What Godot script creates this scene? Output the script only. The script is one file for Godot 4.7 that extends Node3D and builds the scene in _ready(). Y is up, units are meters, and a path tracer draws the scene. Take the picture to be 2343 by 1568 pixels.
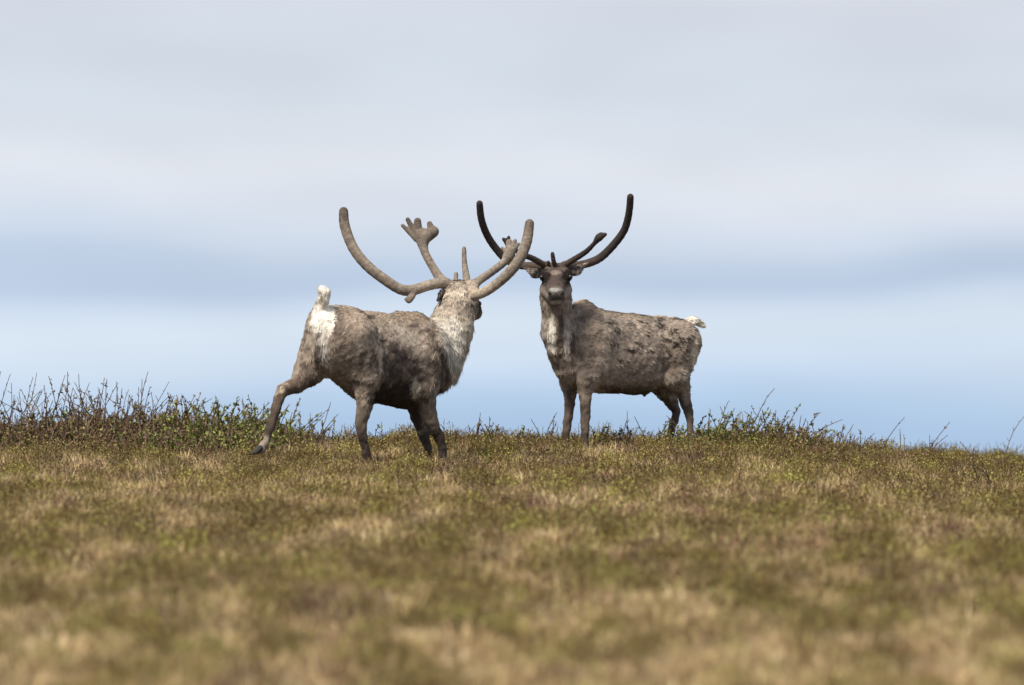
extends Node3D
# Two bull caribou on the crest of a tundra hill, seen through a long lens. Units are metres; the eye is at the origin looking along -Z.

const SEEN := 14150.0      # pixels of the 2343-wide picture per unit of tangent
const PITCH := 0.0273
const COAT := 1.0           # overall depth of the coats' colours
var rng := RandomNumberGenerator.new()
var noise_a := FastNoiseLite.new()     # broad
var noise_b := FastNoiseLite.new()     # fine
var fur_material: StandardMaterial3D
var hide_material: StandardMaterial3D
var velvet_material: StandardMaterial3D
var leaf_material: StandardMaterial3D
var twig_material: StandardMaterial3D
var taken := {}

func _ready() -> void:
	rng.seed = 77
	noise_a.seed = 5; noise_a.frequency = 1.0; noise_a.fractal_octaves = 3
	noise_b.seed = 9; noise_b.frequency = 1.0; noise_b.fractal_octaves = 2
	camera_and_light()
	make_materials()
	make_ground()
	make_standing_caribou()
	make_walking_caribou()
	make_shrubs()
	make_cover()

# ------------------------------------------------------------------ camera, sky, sun
func camera_and_light() -> void:
	var cam := Camera3D.new(); cam.name = "camera"
	cam.keep_aspect = Camera3D.KEEP_HEIGHT
	cam.fov = rad_to_deg(2.0 * atan(784.0 / SEEN))
	cam.near = 0.5; cam.far = 3000.0
	var att := CameraAttributesPhysical.new()
	att.frustum_focal_length = 216.5
	att.frustum_focus_distance = 48.6
	att.frustum_near = 0.5; att.frustum_far = 3000.0
	att.exposure_aperture = 216.5 / 88.0
	cam.attributes = att
	add_child(cam)
	cam.rotation.x = atan(PITCH)
	cam.fov = rad_to_deg(2.0 * atan(784.0 / SEEN))
	cam.current = true
	var env := Environment.new()
	env.background_mode = Environment.BG_SKY
	env.tonemap_mode = Environment.TONE_MAPPER_LINEAR
	env.tonemap_exposure = 1.42
	env.sdfgi_enabled = true; env.ssao_enabled = true; env.ssil_enabled = true
	var sky := Sky.new()
	var pan := PanoramaSkyMaterial.new()
	pan.panorama = ImageTexture.create_from_image(sky_image())
	sky.sky_material = pan
	env.sky = sky
	var we := WorldEnvironment.new(); we.name = "world_environment"; we.environment = env
	add_child(we)
	var sun := DirectionalLight3D.new(); sun.name = "sun"
	sun.light_energy = 1.32
	sun.light_color = Color(1.0, 0.955, 0.89)
	sun.light_angular_distance = 14.0
	sun.shadow_enabled = true
	add_child(sun)
	var from := Vector3(-0.42, 1.0, 0.62)      # towards the sun: high, behind and to the left of the camera
	sun.look_at_from_position(from * 10.0, Vector3.ZERO, Vector3.UP)

func srgb(r: float, g: float, b: float) -> Color:
	return Color(r / 255.0, g / 255.0, b / 255.0).srgb_to_linear()

func sky_image() -> Image:
	# cloud layers of a stratus sky: soft level bands, a little wavy, all the way round
	var at := [-80.0, 0.0, 140.0, 230.0, 300.0, 400.0, 470.0, 540.0, 600.0, 640.0, 685.0, 740.0, 830.0, 890.0, 955.0, 1010.0, 1160.0]
	var tone := [srgb(211, 216, 226), srgb(211, 216, 227), srgb(208, 217, 228), srgb(209, 218, 229), srgb(217, 223, 233), srgb(222, 227, 235), srgb(217, 224, 235), srgb(206, 217, 232),
		srgb(188, 204, 225), srgb(185, 202, 225), srgb(205, 219, 236), srgb(213, 226, 239), srgb(207, 222, 239), srgb(192, 212, 235), srgb(177, 202, 229), srgb(169, 195, 225), srgb(174, 198, 227)]
	var w := 1024
	var h := 2048
	var nz := FastNoiseLite.new(); nz.seed = 21; nz.frequency = 1.0; nz.fractal_octaves = 3
	var nf := FastNoiseLite.new(); nf.seed = 4; nf.frequency = 1.0; nf.fractal_octaves = 2
	var im := Image.create(264, 256, false, Image.FORMAT_RGBF)     # four columns over at each side, so that the ends meet
	for y in 256:
		var el := (0.5 - (y + 0.5) / 256.0) * PI
		for x in 264:
			im.set_pixel(x, y, sky_tone(el, (x - 4 + 0.5) / 256.0 * TAU, at, tone, nz, nf))
	im.resize(w + 32, h, Image.INTERPOLATE_CUBIC)
	for y in h:
		var el := (0.5 - (y + 0.5) / h) * PI
		if el < -0.02 or el > 0.2:
			continue
		for x in w + 32:
			im.set_pixel(x, y, sky_tone(el, (x - 16 + 0.5) / w * TAU, at, tone, nz, nf))
	im.resize(4096 + 128, 2048, Image.INTERPOLATE_CUBIC)
	return im.get_region(Rect2i(64, 0, 4096, 2048))

func sky_tone(el: float, az: float, at: Array, tone: Array, nz: FastNoiseLite, nf: FastNoiseLite) -> Color:
	var d := Vector3(-sin(az) * cos(el), sin(el), cos(az) * cos(el))
	var band := Vector3(d.x * 6.0, d.y * 26.0, d.z * 6.0)
	var py: float = 784.0 - (tan(clampf(el, -1.2, 1.2)) - PITCH) * SEEN
	py += nz.get_noise_3dv(band) * 60.0 + 26.0 * nf.get_noise_3dv(Vector3(d.x * 15.0, d.y * 40.0, d.z * 15.0))
	var c: Color
	if py > at[0]:
		c = tone[tone.size() - 1]
		for i in range(at.size() - 1):
			if py < at[i + 1]:
				var t: float = clampf((py - at[i]) / (at[i + 1] - at[i]), 0.0, 1.0)
				c = tone[i].lerp(tone[i + 1], t * t * (3.0 - 2.0 * t) * 0.5 + t * 0.5)
				break
	else:
		c = tone[0]
	var high := clampf((-py - 80.0) / 900.0, 0.0, 1.0)
	var m := nz.get_noise_3dv(Vector3(d.x * 2.2, d.y * 6.0, d.z * 2.2) + Vector3(7, 3, 1))
	c = c.lerp(srgb(214, 219, 229).lerp(srgb(196, 206, 224), clampf(0.5 - m * 1.4, 0.0, 1.0)), high)
	var f := 1.0 + 0.05 * nf.get_noise_3dv(Vector3(d.x * 16.0, d.y * 70.0, d.z * 16.0)) + 0.022 * nz.get_noise_3dv(Vector3(d.x * 40.0, d.y * 130.0, d.z * 40.0))
	f /= 1.38      # the exposure
	return Color(c.r * f, c.g * f, c.b * f)

# ------------------------------------------------------------------ helpers
func make_materials() -> void:
	fur_material = plain_material(0.85); hide_material = plain_material(0.9); velvet_material = plain_material(0.88)
	leaf_material = plain_material(0.6); leaf_material.backlight_enabled = true; leaf_material.backlight = Color(0.2, 0.19, 0.1)
	twig_material = plain_material(0.8)

func plain_material(rough: float) -> StandardMaterial3D:
	var m := StandardMaterial3D.new()
	m.vertex_color_use_as_albedo = true
	m.roughness = rough
	m.metallic_specular = 0.25
	m.cull_mode = BaseMaterial3D.CULL_DISABLED
	return m

func numbered(called: String) -> String:
	if not taken.has(called):
		taken[called] = 0
		return called
	taken[called] += 1
	return "%s_%03d" % [called, taken[called]]

func tag(o: Node, label: String, category: String, group := "") -> void:
	o.set_meta("label", label); o.set_meta("category", category)
	if group: o.set_meta("group", group)

func thing(called: String, label: String, category: String, where: Vector3, group := "") -> Node3D:
	var o := Node3D.new(); o.name = numbered(called)
	add_child(o, true)
	o.position = where
	tag(o, label, category, group)
	return o

func put(called: String, mesh: Mesh, material: Material, parent: Node) -> MeshInstance3D:
	var o := MeshInstance3D.new(); o.name = called; o.mesh = mesh
	for i in mesh.get_surface_count(): mesh.surface_set_material(i, material)
	parent.add_child(o, true)
	return o

func array_mesh(v: PackedVector3Array, n: PackedVector3Array, c: PackedColorArray, ix: PackedInt32Array) -> ArrayMesh:
	var a := []; a.resize(Mesh.ARRAY_MAX)
	a[Mesh.ARRAY_VERTEX] = v; a[Mesh.ARRAY_NORMAL] = n; a[Mesh.ARRAY_COLOR] = c; a[Mesh.ARRAY_INDEX] = ix
	var m := ArrayMesh.new(); m.add_surface_from_arrays(Mesh.PRIMITIVE_TRIANGLES, a)
	return m

func grow(c: Color, f: float) -> Color:
	return Color(c.r * f, c.g * f, c.b * f)

# ------------------------------------------------------------------ ground
func smooth01(a: float, b: float, x: float) -> float:
	var t := clampf((x - a) / (b - a), 0.0, 1.0)
	return t * t * (3.0 - 2.0 * t)

func ground_height(x: float, d: float) -> float:
	var r := smooth01(1.6, 5.2, x)
	var crest := 50.6 + 7.0 * smooth01(2.2, 5.0, x)
	var y := -1.5 + 0.0387 * minf(d, crest) + 0.014 * maxf(minf(d, 50.6) - 46.0, 0.0)
	var e := maxf(d - crest, 0.0)
	if e < 4.0: y += 0.039 * e - 0.012 * e * e
	else: y += 0.156 - 0.192 - 0.057 * (e - 4.0)
	y = maxf(y, -4.0)
	y -= (0.36 * r + 0.05 * maxf(x - 5.2, 0.0)) * clampf(d / 50.0, 0.0, 1.1)
	y += 0.03 * smooth01(-1.5, -4.0, x) * clampf(d / 50.0, 0.0, 1.0)
	var calm := 1.0 - 0.5 * smooth01(40.0, 46.0, d) * (1.0 - smooth01(56.0, 70.0, d))
	y += calm * (0.05 * noise_a.get_noise_2d(x * 0.45, d * 0.3) + 0.045 * noise_b.get_noise_2d(x * 1.3 + 40.0, d * 0.9))
	return y

func on_ground(px: float, d: float) -> Vector3:
	var x := (px - 1171.5) * d / SEEN
	return Vector3(x, ground_height(x, d), -d)

func cover_mix(x: float, d: float) -> Vector2:       # (greenness, darkness) of the plant cover at a spot
	var g := noise_a.get_noise_2d(x * 1.6 + 13.0, d * 0.24 + 5.0) + 0.5 * noise_b.get_noise_2d(x * 3.6, d * 0.6) - 0.12
	var k := noise_a.get_noise_2d(x * 1.9 - 31.0, d * 0.28 + 60.0) + 0.4 * noise_b.get_noise_2d(x * 4.0 + 9.0, d * 0.7)
	g += 0.13 * smooth01(25.0, 29.0, d) * (1.0 - smooth01(32.0, 37.0, d)) + 0.05 * smooth01(42.0, 46.0, d)
	k += 0.18 * smooth01(43.0, 47.0, d)
	return Vector2(g, k)

func make_ground() -> void:
	var xs := [-420.0, -160.0, -60.0, -28.0, -16.0]
	var x := -11.0
	while x <= 11.0:
		xs.append(x); x += 0.12 if absf(x) < 7.0 else 0.4
	xs.append_array([16.0, 28.0, 60.0, 160.0, 420.0])
	var ds := [-30.0, -12.0, -4.0, 2.0, 6.0, 10.0, 13.0]
	var d := 14.5
	while d < 66.0:
		ds.append(d); d += 0.22
	ds.append_array([70.0, 78.0, 95.0, 130.0, 200.0, 400.0, 900.0, 2000.0])
	var v := PackedVector3Array(); var c := PackedColorArray(); var ix := PackedInt32Array(); var n := PackedVector3Array()
	for j in ds.size():
		for i in xs.size():
			var px: float = xs[i]; var pd: float = ds[j]
			v.append(Vector3(px, ground_height(px, pd), -pd))
			n.append(Vector3(-(ground_height(px + 0.1, pd) - ground_height(px - 0.1, pd)), 0.2, ground_height(px, pd + 0.1) - ground_height(px, pd - 0.1)).normalized())
			var mixed := cover_mix(px, pd)
			var col := Color(0.27, 0.195, 0.115).lerp(Color(0.14, 0.135, 0.055), smooth01(-0.1, 0.5, mixed.x))
			c.append(col.lerp(Color(0.055, 0.04, 0.032), smooth01(0.1, 0.6, mixed.y)))
	var w := xs.size()
	for j in ds.size() - 1:
		for i in w - 1:
			var a := j * w + i
			ix.append_array([a, a + w, a + 1, a + 1, a + w, a + w + 1])
	var o := put("ground", array_mesh(v, n, c, ix), plain_material(0.95), self)
	o.set_meta("kind", "structure"); tag(o, "brown and olive tundra hillside rising to a low crest", "ground")

# ------------------------------------------------------------------ skinned bodies: tapered capsules joined by a smooth minimum, meshed by surface nets
var bones: Array = []
func bone(a: Vector3, b: Vector3, ra: float, rb: float, k := 10.0, across := Vector3.ZERO, flat := 1.0) -> void:
	bones.append([a, b, ra, rb, k, across, flat])

func chain(points: Array, radii: Array, k := 6.0, across := Vector3.ZERO, flat := 1.0, rest := 1.2) -> void:
	for i in points.size() - 1:
		bone(points[i], points[i + 1], radii[i], radii[i + 1], k if i == 0 else rest, across, flat)

func curve(points: Array, radii: Array, k := 5.0, steps := 3) -> void:       # the same through a smooth curve
	var ps := []; var rs := []
	for i in points.size() - 1:
		var p0: Vector3 = points[maxi(i - 1, 0)]; var p3: Vector3 = points[mini(i + 2, points.size() - 1)]
		for s in steps:
			var t := float(s) / steps
			ps.append((points[i] as Vector3).cubic_interpolate(points[i + 1], p0, p3, t)); rs.append(lerpf(radii[i], radii[i + 1], t))
	ps.append(points[-1]); rs.append(radii[-1])
	chain(ps, rs, k)

func skin(cell: float) -> Array:       # -> [vertices, normals, indices] in pixel units; empties the list of bones
	var lo := Vector3(1e9, 1e9, 1e9); var hi := -lo
	for q in bones:
		var r: float = maxf(q[2], q[3]) + 3.0 * cell
		var e := Vector3(r, r, r)
		lo = lo.min((q[0] as Vector3) - e).min((q[1] as Vector3) - e); hi = hi.max((q[0] as Vector3) + e).max((q[1] as Vector3) + e)
	var nx := int((hi.x - lo.x) / cell) + 2; var ny := int((hi.y - lo.y) / cell) + 2; var nz := int((hi.z - lo.z) / cell) + 2
	var f := PackedFloat32Array(); f.resize(nx * ny * nz); f.fill(1e3)
	for q in bones:
		var a: Vector3 = q[0]; var b: Vector3 = q[1]; var ra: float = q[2]; var rb: float = q[3]; var k: float = q[4]
		var across: Vector3 = q[5]; var more: float = 1.0 / float(q[6]) - 1.0
		var ab := b - a; var l2 := maxf(ab.length_squared(), 1e-6); var rr := rb - ra
		var m := maxf(ra, rb) + k + 2.0 * cell
		var e := Vector3(m, m, m)
		var p0 := (a.min(b) - e - lo) / cell; var p1 := (a.max(b) + e - lo) / cell
		var x0 := maxi(int(p0.x), 0); var x1 := mini(int(p1.x) + 1, nx - 1)
		var y0 := maxi(int(p0.y), 0); var y1 := mini(int(p1.y) + 1, ny - 1)
		var z0 := maxi(int(p0.z), 0); var z1 := mini(int(p1.z) + 1, nz - 1)
		var flat: bool = more != 0.0
		for z in range(z0, z1 + 1):
			for y in range(y0, y1 + 1):
				var at := (z * ny + y) * nx + x0
				var p := Vector3(lo.x + x0 * cell, lo.y + y * cell, lo.z + z * cell) - a
				for x in range(x0, x1 + 1):
					var t := clampf(p.dot(ab) / l2, 0.0, 1.0)
					var o := p - ab * t
					if flat: o += across * (o.dot(across) * more)
					var dist := o.length() - ra - rr * t
					var g := f[at]
					var h := k - absf(g - dist)
					if h > 0.0: f[at] = minf(g, dist) - h * h * 0.25 / k
					elif dist < g: f[at] = dist
					at += 1
					p.x += cell
	bones = []
	var sy := nx; var sz := nx * ny
	var v := PackedVector3Array(); var ix := PackedInt32Array()
	var id := PackedInt32Array(); id.resize(nx * ny * nz); id.fill(-1)
	var corner := [0, 1, sy, sy + 1, sz, sz + 1, sz + sy, sz + sy + 1]
	var place := [Vector3(0, 0, 0), Vector3(1, 0, 0), Vector3(0, 1, 0), Vector3(1, 1, 0), Vector3(0, 0, 1), Vector3(1, 0, 1), Vector3(0, 1, 1), Vector3(1, 1, 1)]
	var edges := [0, 1, 2, 3, 4, 5, 6, 7, 0, 2, 1, 3, 4, 6, 5, 7, 0, 4, 1, 5, 2, 6, 3, 7]
	var near := cell * 3.6
	for z in nz - 1:
		for y in ny - 1:
			var at := (z * ny + y) * nx - 1
			for x in nx - 1:
				at += 1
				if absf(f[at]) > near: continue
				var inside := 0
				for q in 8:
					if f[at + corner[q]] < 0.0: inside += 1
				if inside == 0 or inside == 8: continue
				var sum := Vector3.ZERO; var count := 0
				for q in 12:
					var c0: int = edges[2 * q]; var c1: int = edges[2 * q + 1]
					var f0: float = f[at + corner[c0]]; var f1: float = f[at + corner[c1]]
					if (f0 < 0.0) != (f1 < 0.0):
						sum += (place[c0] as Vector3).lerp(place[c1], f0 / (f0 - f1)); count += 1
				id[at] = v.size()
				v.append(lo + (Vector3(x, y, z) + sum / count) * cell)
	for z in range(1, nz - 1):
		for y in range(1, ny - 1):
			for x in range(1, nx - 1):
				var at := (z * ny + y) * nx + x
				if id[at] < 0: continue
				var s: bool = f[at] < 0.0
				if s != (f[at + 1] < 0.0): quad(ix, id[at], id[at - sy], id[at - sy - sz], id[at - sz], s)
				if s != (f[at + sy] < 0.0): quad(ix, id[at], id[at - sz], id[at - sz - 1], id[at - 1], s)
				if s != (f[at + sz] < 0.0): quad(ix, id[at], id[at - 1], id[at - 1 - sy], id[at - sy], s)
	return [v, face_normals(v, ix), ix]

func quad(ix: PackedInt32Array, a: int, b: int, c: int, d: int, turn: bool) -> void:
	if a < 0 or b < 0 or c < 0 or d < 0: return
	if turn: ix.append_array([a, c, b, a, d, c])
	else: ix.append_array([a, b, c, a, c, d])

func face_normals(v: PackedVector3Array, ix: PackedInt32Array) -> PackedVector3Array:
	var n := PackedVector3Array(); n.resize(v.size())
	for i in range(0, ix.size(), 3):
		var k := (v[ix[i + 2]] - v[ix[i]]).cross(v[ix[i + 1]] - v[ix[i]])
		n[ix[i]] += k; n[ix[i + 1]] += k; n[ix[i + 2]] += k
	for i in n.size(): n[i] = n[i].normalized()
	return n

# In these builders lengths are in pixels of the picture at the animal's distance: x to the right, y DOWN as in the picture, z towards the eye; V() turns y up.
func V(x: float, y: float, z: float) -> Vector3:
	return Vector3(x, -y, z)

var origin := Vector3.ZERO
var scale_px := 1.0
func metres(s: Array) -> PackedVector3Array:
	var out := PackedVector3Array(); out.resize(s[0].size())
	for i in out.size(): out[i] = (s[0][i] - origin) * scale_px
	return out

func part(called: String, s: Array, paint: Callable, material: Material, parent: Node, rough := 0.0) -> MeshInstance3D:
	var c := PackedColorArray(); c.resize(s[0].size())
	for i in c.size(): c[i] = grow(paint.call(s[0][i], s[1][i]), COAT)
	if rough > 0.0:
		for i in c.size():
			var p: Vector3 = s[0][i]
			s[0][i] = p + s[1][i] * (rough * (noise_a.get_noise_3dv(p * 0.03) + 0.5 * noise_b.get_noise_3dv(Vector3(p.x * 0.1, p.y * 0.06, p.z * 0.1))))
		s[1] = face_normals(s[0], s[2])
	s.append(c)
	return put(called, array_mesh(metres(s), s[1], c, s[2]), material, parent)

func deepen(patches: Array) -> void:  # darkens the dark coat patches further, painting soft occlusion shade into the colour
	for q in patches:
		if (q[2] as Color).get_luminance() < 0.135: q[2] = grow(q[2], 0.62)

# patches: [centre, radii, colour, strength]
func painted(p: Vector3, base: Color, patches: Array) -> Color:
	var c := base
	var wob := noise_a.get_noise_3dv(p * 0.045) * 0.45 + noise_b.get_noise_3dv(p * 0.15) * 0.3
	for q in patches:
		var e: Vector3 = (p - q[0]) / q[1]
		var l := e.length() + wob
		if l < 1.25: c = c.lerp(q[2], q[3] * (1.0 - smooth01(0.72, 1.25, l)))
	return c

func fur(s: Array, count: int, parent: Node, how: Callable, tone := 0.2, bigger := 1.0) -> void:
	# short hairs laid along the coat; how.call(p, n) -> [flow, length, width, lift]
	var blade := SurfaceTool.new(); blade.begin(Mesh.PRIMITIVE_TRIANGLES)
	var tri := [Vector3(-0.5, 0, 0), Vector3(0.5, 0, 0), Vector3(0.42, 0.55, 0.05), Vector3(-0.42, 0.55, 0.05), Vector3(0, 1, -0.02)]
	for i in [0, 2, 1, 0, 3, 2, 3, 4, 2]:
		blade.set_color(Color.WHITE); blade.set_normal(Vector3(0, 0, 1)); blade.add_vertex(tri[i])
	var mesh := blade.commit()
	mesh.surface_set_material(0, fur_material)
	var v: PackedVector3Array = s[0]; var n: PackedVector3Array = s[1]; var ix: PackedInt32Array = s[2]; var c: PackedColorArray = s[3]
	var tris := ix.size() / 3
	var buf := PackedFloat32Array(); buf.resize(count * 16)
	for i in count:
		var t := rng.randi() % tris
		var a := ix[3 * t]; var b := ix[3 * t + 1]; var d := ix[3 * t + 2]
		var u := rng.randf(); var w := rng.randf()
		if u + w > 1.0: u = 1.0 - u; w = 1.0 - w
		var p := v[a] + (v[b] - v[a]) * u + (v[d] - v[a]) * w
		var nn := n[a]
		var h: Array = how.call(p, nn)
		var flow: Vector3 = h[0]
		flow = flow.normalized() + Vector3(rng.randfn(), rng.randfn(), rng.randfn()) * 0.2
		flow = (flow - nn * flow.dot(nn)).normalized()
		var up: Vector3 = (flow + nn * (float(h[3]) * rng.randf_range(0.3, 1.6))).normalized()
		var side := up.cross(nn).normalized()
		var face := side.cross(up).normalized()
		var len: float = h[1] * bigger * rng.randf_range(0.6, 1.35); var wid: float = h[2] * bigger * rng.randf_range(0.7, 1.3)
		side *= wid * scale_px; face *= len * scale_px; up *= len * scale_px
		p = (p - nn * 0.6 - origin) * scale_px
		var tint := clampf(1.0 + rng.randfn() * tone, 0.45, 1.7)
		var col := c[a]
		var k := i * 16
		buf[k] = side.x; buf[k + 1] = up.x; buf[k + 2] = face.x; buf[k + 3] = p.x
		buf[k + 4] = side.y; buf[k + 5] = up.y; buf[k + 6] = face.y; buf[k + 7] = p.y
		buf[k + 8] = side.z; buf[k + 9] = up.z; buf[k + 10] = face.z; buf[k + 11] = p.z
		buf[k + 12] = minf(col.r * tint, 0.85); buf[k + 13] = minf(col.g * tint, 0.85); buf[k + 14] = minf(col.b * tint, 0.83); buf[k + 15] = 1.0
	add_copies("fur", mesh, buf, parent)

func add_copies(called: String, mesh: Mesh, buf: PackedFloat32Array, parent: Node) -> MultiMeshInstance3D:
	var mm := MultiMesh.new()
	mm.transform_format = MultiMesh.TRANSFORM_3D
	mm.use_colors = true
	mm.mesh = mesh
	mm.instance_count = buf.size() / 16
	mm.buffer = buf
	var o := MultiMeshInstance3D.new(); o.name = called; o.multimesh = mm
	o.set_meta("kind", "stuff")
	parent.add_child(o, true)
	return o

func ball(called: String, at: Vector3, r: float, color: Color, rough: float, parent: Node) -> void:
	var m := SphereMesh.new(); m.radius = r * scale_px; m.height = 2.0 * r * scale_px; m.radial_segments = 20; m.rings = 12
	var mat := StandardMaterial3D.new(); mat.albedo_color = color.linear_to_srgb(); mat.roughness = rough
	var o := put(called, m, mat, parent)
	o.position = (at - origin) * scale_px

func hoof(at: Vector3, ahead: Vector3, parent: Node) -> void:
	var side := ahead.cross(Vector3.UP).normalized()
	for s in [-1.0, 1.0]:
		var o: Vector3 = at + side * 5.0 * s
		bone(o + V(0, -6, 0), o + ahead * 10.0 + V(0, 4, 0) + side * 2.0 * s, 7.5, 6.0, 2.0)
		bone(o + ahead * 10.0 + V(0, 4, 0) + side * 2.0 * s, o + ahead * 19.0 + V(0, 8, 0) + side * 1.0 * s, 6.0, 3.0, 2.0)
	part("hoof", skin(2.2), func(_p, _n): return Color(0.05, 0.044, 0.04), hide_material, parent)

# ------------------------------------------------------------------ the caribou that stands and looks at the camera
func make_standing_caribou() -> void:
	var far := 50.0
	scale_px = far / SEEN
	origin = V(1430, 1034, 0)
	var where := Vector3((1430.0 - 1171.5) * scale_px, (784.0 - 1034.0) * scale_px + PITCH * far, -far)
	var root := thing("standing_caribou", "brown caribou standing side on at right with its face turned to the camera", "caribou", where, "pair of caribou on the crest")
	var b := deg_to_rad(33.0)
	var F := Vector3(-cos(b), 0, sin(b)); var L := Vector3(sin(b), 0, cos(b))
	var at := func(f: float, y: float, l: float) -> Vector3: return V(1430, y, 0) + F * f + L * l
	# trunk
	bone(at.call(-122, 800, 0), at.call(-30, 810, 0), 72, 90, 14, L, 0.72)
	bone(at.call(-30, 810, 0), at.call(60, 806, 0), 90, 92, 14, L, 0.70)
	bone(at.call(60, 806, 0), at.call(112, 798, 0), 92, 86, 14, L, 0.66)
	bone(at.call(80, 742, 0), at.call(114, 722, 0), 24, 34, 24, L, 0.8)         # withers
	bone(at.call(-160, 766, 0), at.call(-100, 754, 0), 31, 30, 18, L, 1.0)     # croup
	# neck
	chain([V(1313, 812, 80), V(1279, 762, 116), V(1271, 690, 138), V(1271, 652, 146)], [55, 38, 31, 28], 20.0, Vector3.ZERO, 1.0, 20.0)
	bone(V(1285, 800, 118), V(1300, 858, 92), 28, 20, 18)                      # brisket
	# haunches and shoulders
	for l in [-38.0, 38.0]:
		bone(at.call(-122, 785, l * 0.9), at.call(-112, 862, l * 1.05), 56, 32, 16)
		bone(at.call(104, 775, l * 0.9), at.call(120, 868, l), 42, 26, 18)
	# legs
	chain([V(1303, 872, 40), V(1304, 908, 40), V(1301, 956, 42), V(1297, 968, 43), V(1295, 1005, 46), V(1293, 1022, 48)], [25.0, 13.6, 10.6, 10.1, 8.4, 8.8], 4.0)
	chain([V(1341, 866, 100), V(1338, 908, 101), V(1338, 956, 101), V(1337, 968, 101), V(1337, 1010, 102), V(1336, 1026, 103)], [28.0, 14.1, 11.0, 10.6, 8.6, 9.2], 4.0)
	chain([V(1547, 862, -22), V(1566, 903, -42), V(1577, 946, -50), V(1580, 962, -48), V(1582, 1005, -44), V(1583, 1024, -40)], [35.0, 15.0, 10.1, 9.2, 7.7, 8.4], 4.0)
	chain([V(1518, 878, -90), V(1537, 914, -112), V(1551, 938, -124), V(1547, 958, -120), V(1533, 1006, -112), V(1528, 1020, -108)], [31.0, 16.7, 10.1, 9.2, 7.7, 8.4], 4.0)
	bone(V(1477, 895, -20), V(1475, 903, -18), 7, 4, 6)
	# tail
	chain([at.call(-180, 734, 0), V(1592, 730, -108), V(1606, 737, -112), V(1613, 742, -112)], [12, 9, 6.5, 3.0], 8.0)
	var white := Color(0.66, 0.62, 0.53); var dark := Color(0.035, 0.027, 0.022); var pale := Color(0.40, 0.345, 0.28)
	var P := [
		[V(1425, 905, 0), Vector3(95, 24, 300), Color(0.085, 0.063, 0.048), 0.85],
		[V(1480, 715, 0), Vector3(110, 16, 200), Color(0.27, 0.21, 0.155), 0.7],
		[V(1350, 690, 60), Vector3(55, 14, 80), Color(0.33, 0.26, 0.19), 0.8],
		[V(1352, 760, 90), Vector3(36, 62, 90), Color(0.13, 0.10, 0.082), 0.55],
		[V(1384, 800, 90), Vector3(9, 70, 90), pale, 0.5],
		[V(1360, 905, 60), Vector3(20, 22, 90), pale, 0.5],
		[V(1262, 768, 150), Vector3(9, 48, 60), Color(0.58, 0.55, 0.485), 0.95],
		[V(1283, 765, 150), Vector3(10, 50, 60), Color(0.07, 0.055, 0.05), 0.8],
		[V(1297, 775, 140), Vector3(8, 46, 60), Color(0.40, 0.36, 0.33), 0.9],
		[V(1310, 790, 130), Vector3(6, 38, 60), Color(0.08, 0.062, 0.055), 0.7],
		[V(1270, 828, 120), Vector3(14, 20, 60), Color(0.11, 0.085, 0.07), 0.6],
		[V(1246, 760, 110), Vector3(9, 44, 60), Color(0.30, 0.265, 0.235), 0.75],
		[V(1285, 850, 110), Vector3(30, 7, 60), Color(0.36, 0.3, 0.24), 0.6],
		[V(1535, 838, 30), Vector3(22, 32, 120), Color(0.095, 0.074, 0.058), 0.7],
		[V(1590, 818, -60), Vector3(10, 42, 120), Color(0.47, 0.41, 0.33), 0.9],
		[V(1598, 760, -100), Vector3(9, 30, 60), Color(0.45, 0.39, 0.31), 0.6],
		[V(1522, 868, 20), Vector3(26, 12, 60), pale, 0.55],
		[V(1600, 735, -108), Vector3(27, 20, 60), white, 1.0],
		[V(1300, 960, 60), Vector3(34, 62, 200), Color(0.115, 0.085, 0.068), 0.85],
		[V(1345, 965, 100), Vector3(30, 55, 60), Color(0.125, 0.094, 0.075), 0.8],
		[V(1565, 970, -60), Vector3(70, 66, 200), Color(0.10, 0.077, 0.062), 0.85],
		[V(1571, 905, -10), Vector3(8, 26, 60), Color(0.28, 0.225, 0.175), 0.6],
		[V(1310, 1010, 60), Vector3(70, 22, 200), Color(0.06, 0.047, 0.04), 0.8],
	]
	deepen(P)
	var base := Color(0.232, 0.19, 0.157)
	var tears := []
	for q in [[1470, 720, 6, 4], [1467, 737, 6, 4], [1512, 731, 6, 5], [1506, 740, 8, 6], [1516, 750, 9, 7], [1519, 774, 5, 8], [1540, 763, 9, 8], [1528, 801, 4, 5], [1558, 779, 6, 8], [1548, 790, 7, 6], [1575, 776, 6, 7],
			[1551, 730, 11, 4], [1462, 789, 6, 4], [1489, 803, 6, 4], [1437, 803, 13, 6], [1410, 758, 6, 6], [1422, 828, 9, 5], [1405, 791, 9, 4], [1390, 742, 5, 4], [1440, 742, 4, 4], [1530, 778, 6, 6], [1480, 770, 5, 3], [1570, 800, 4, 6]]:
		tears.append([V(q[0], q[1], 0), Vector3(q[2] * 1.5, q[3] * 1.08, 1)])
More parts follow.
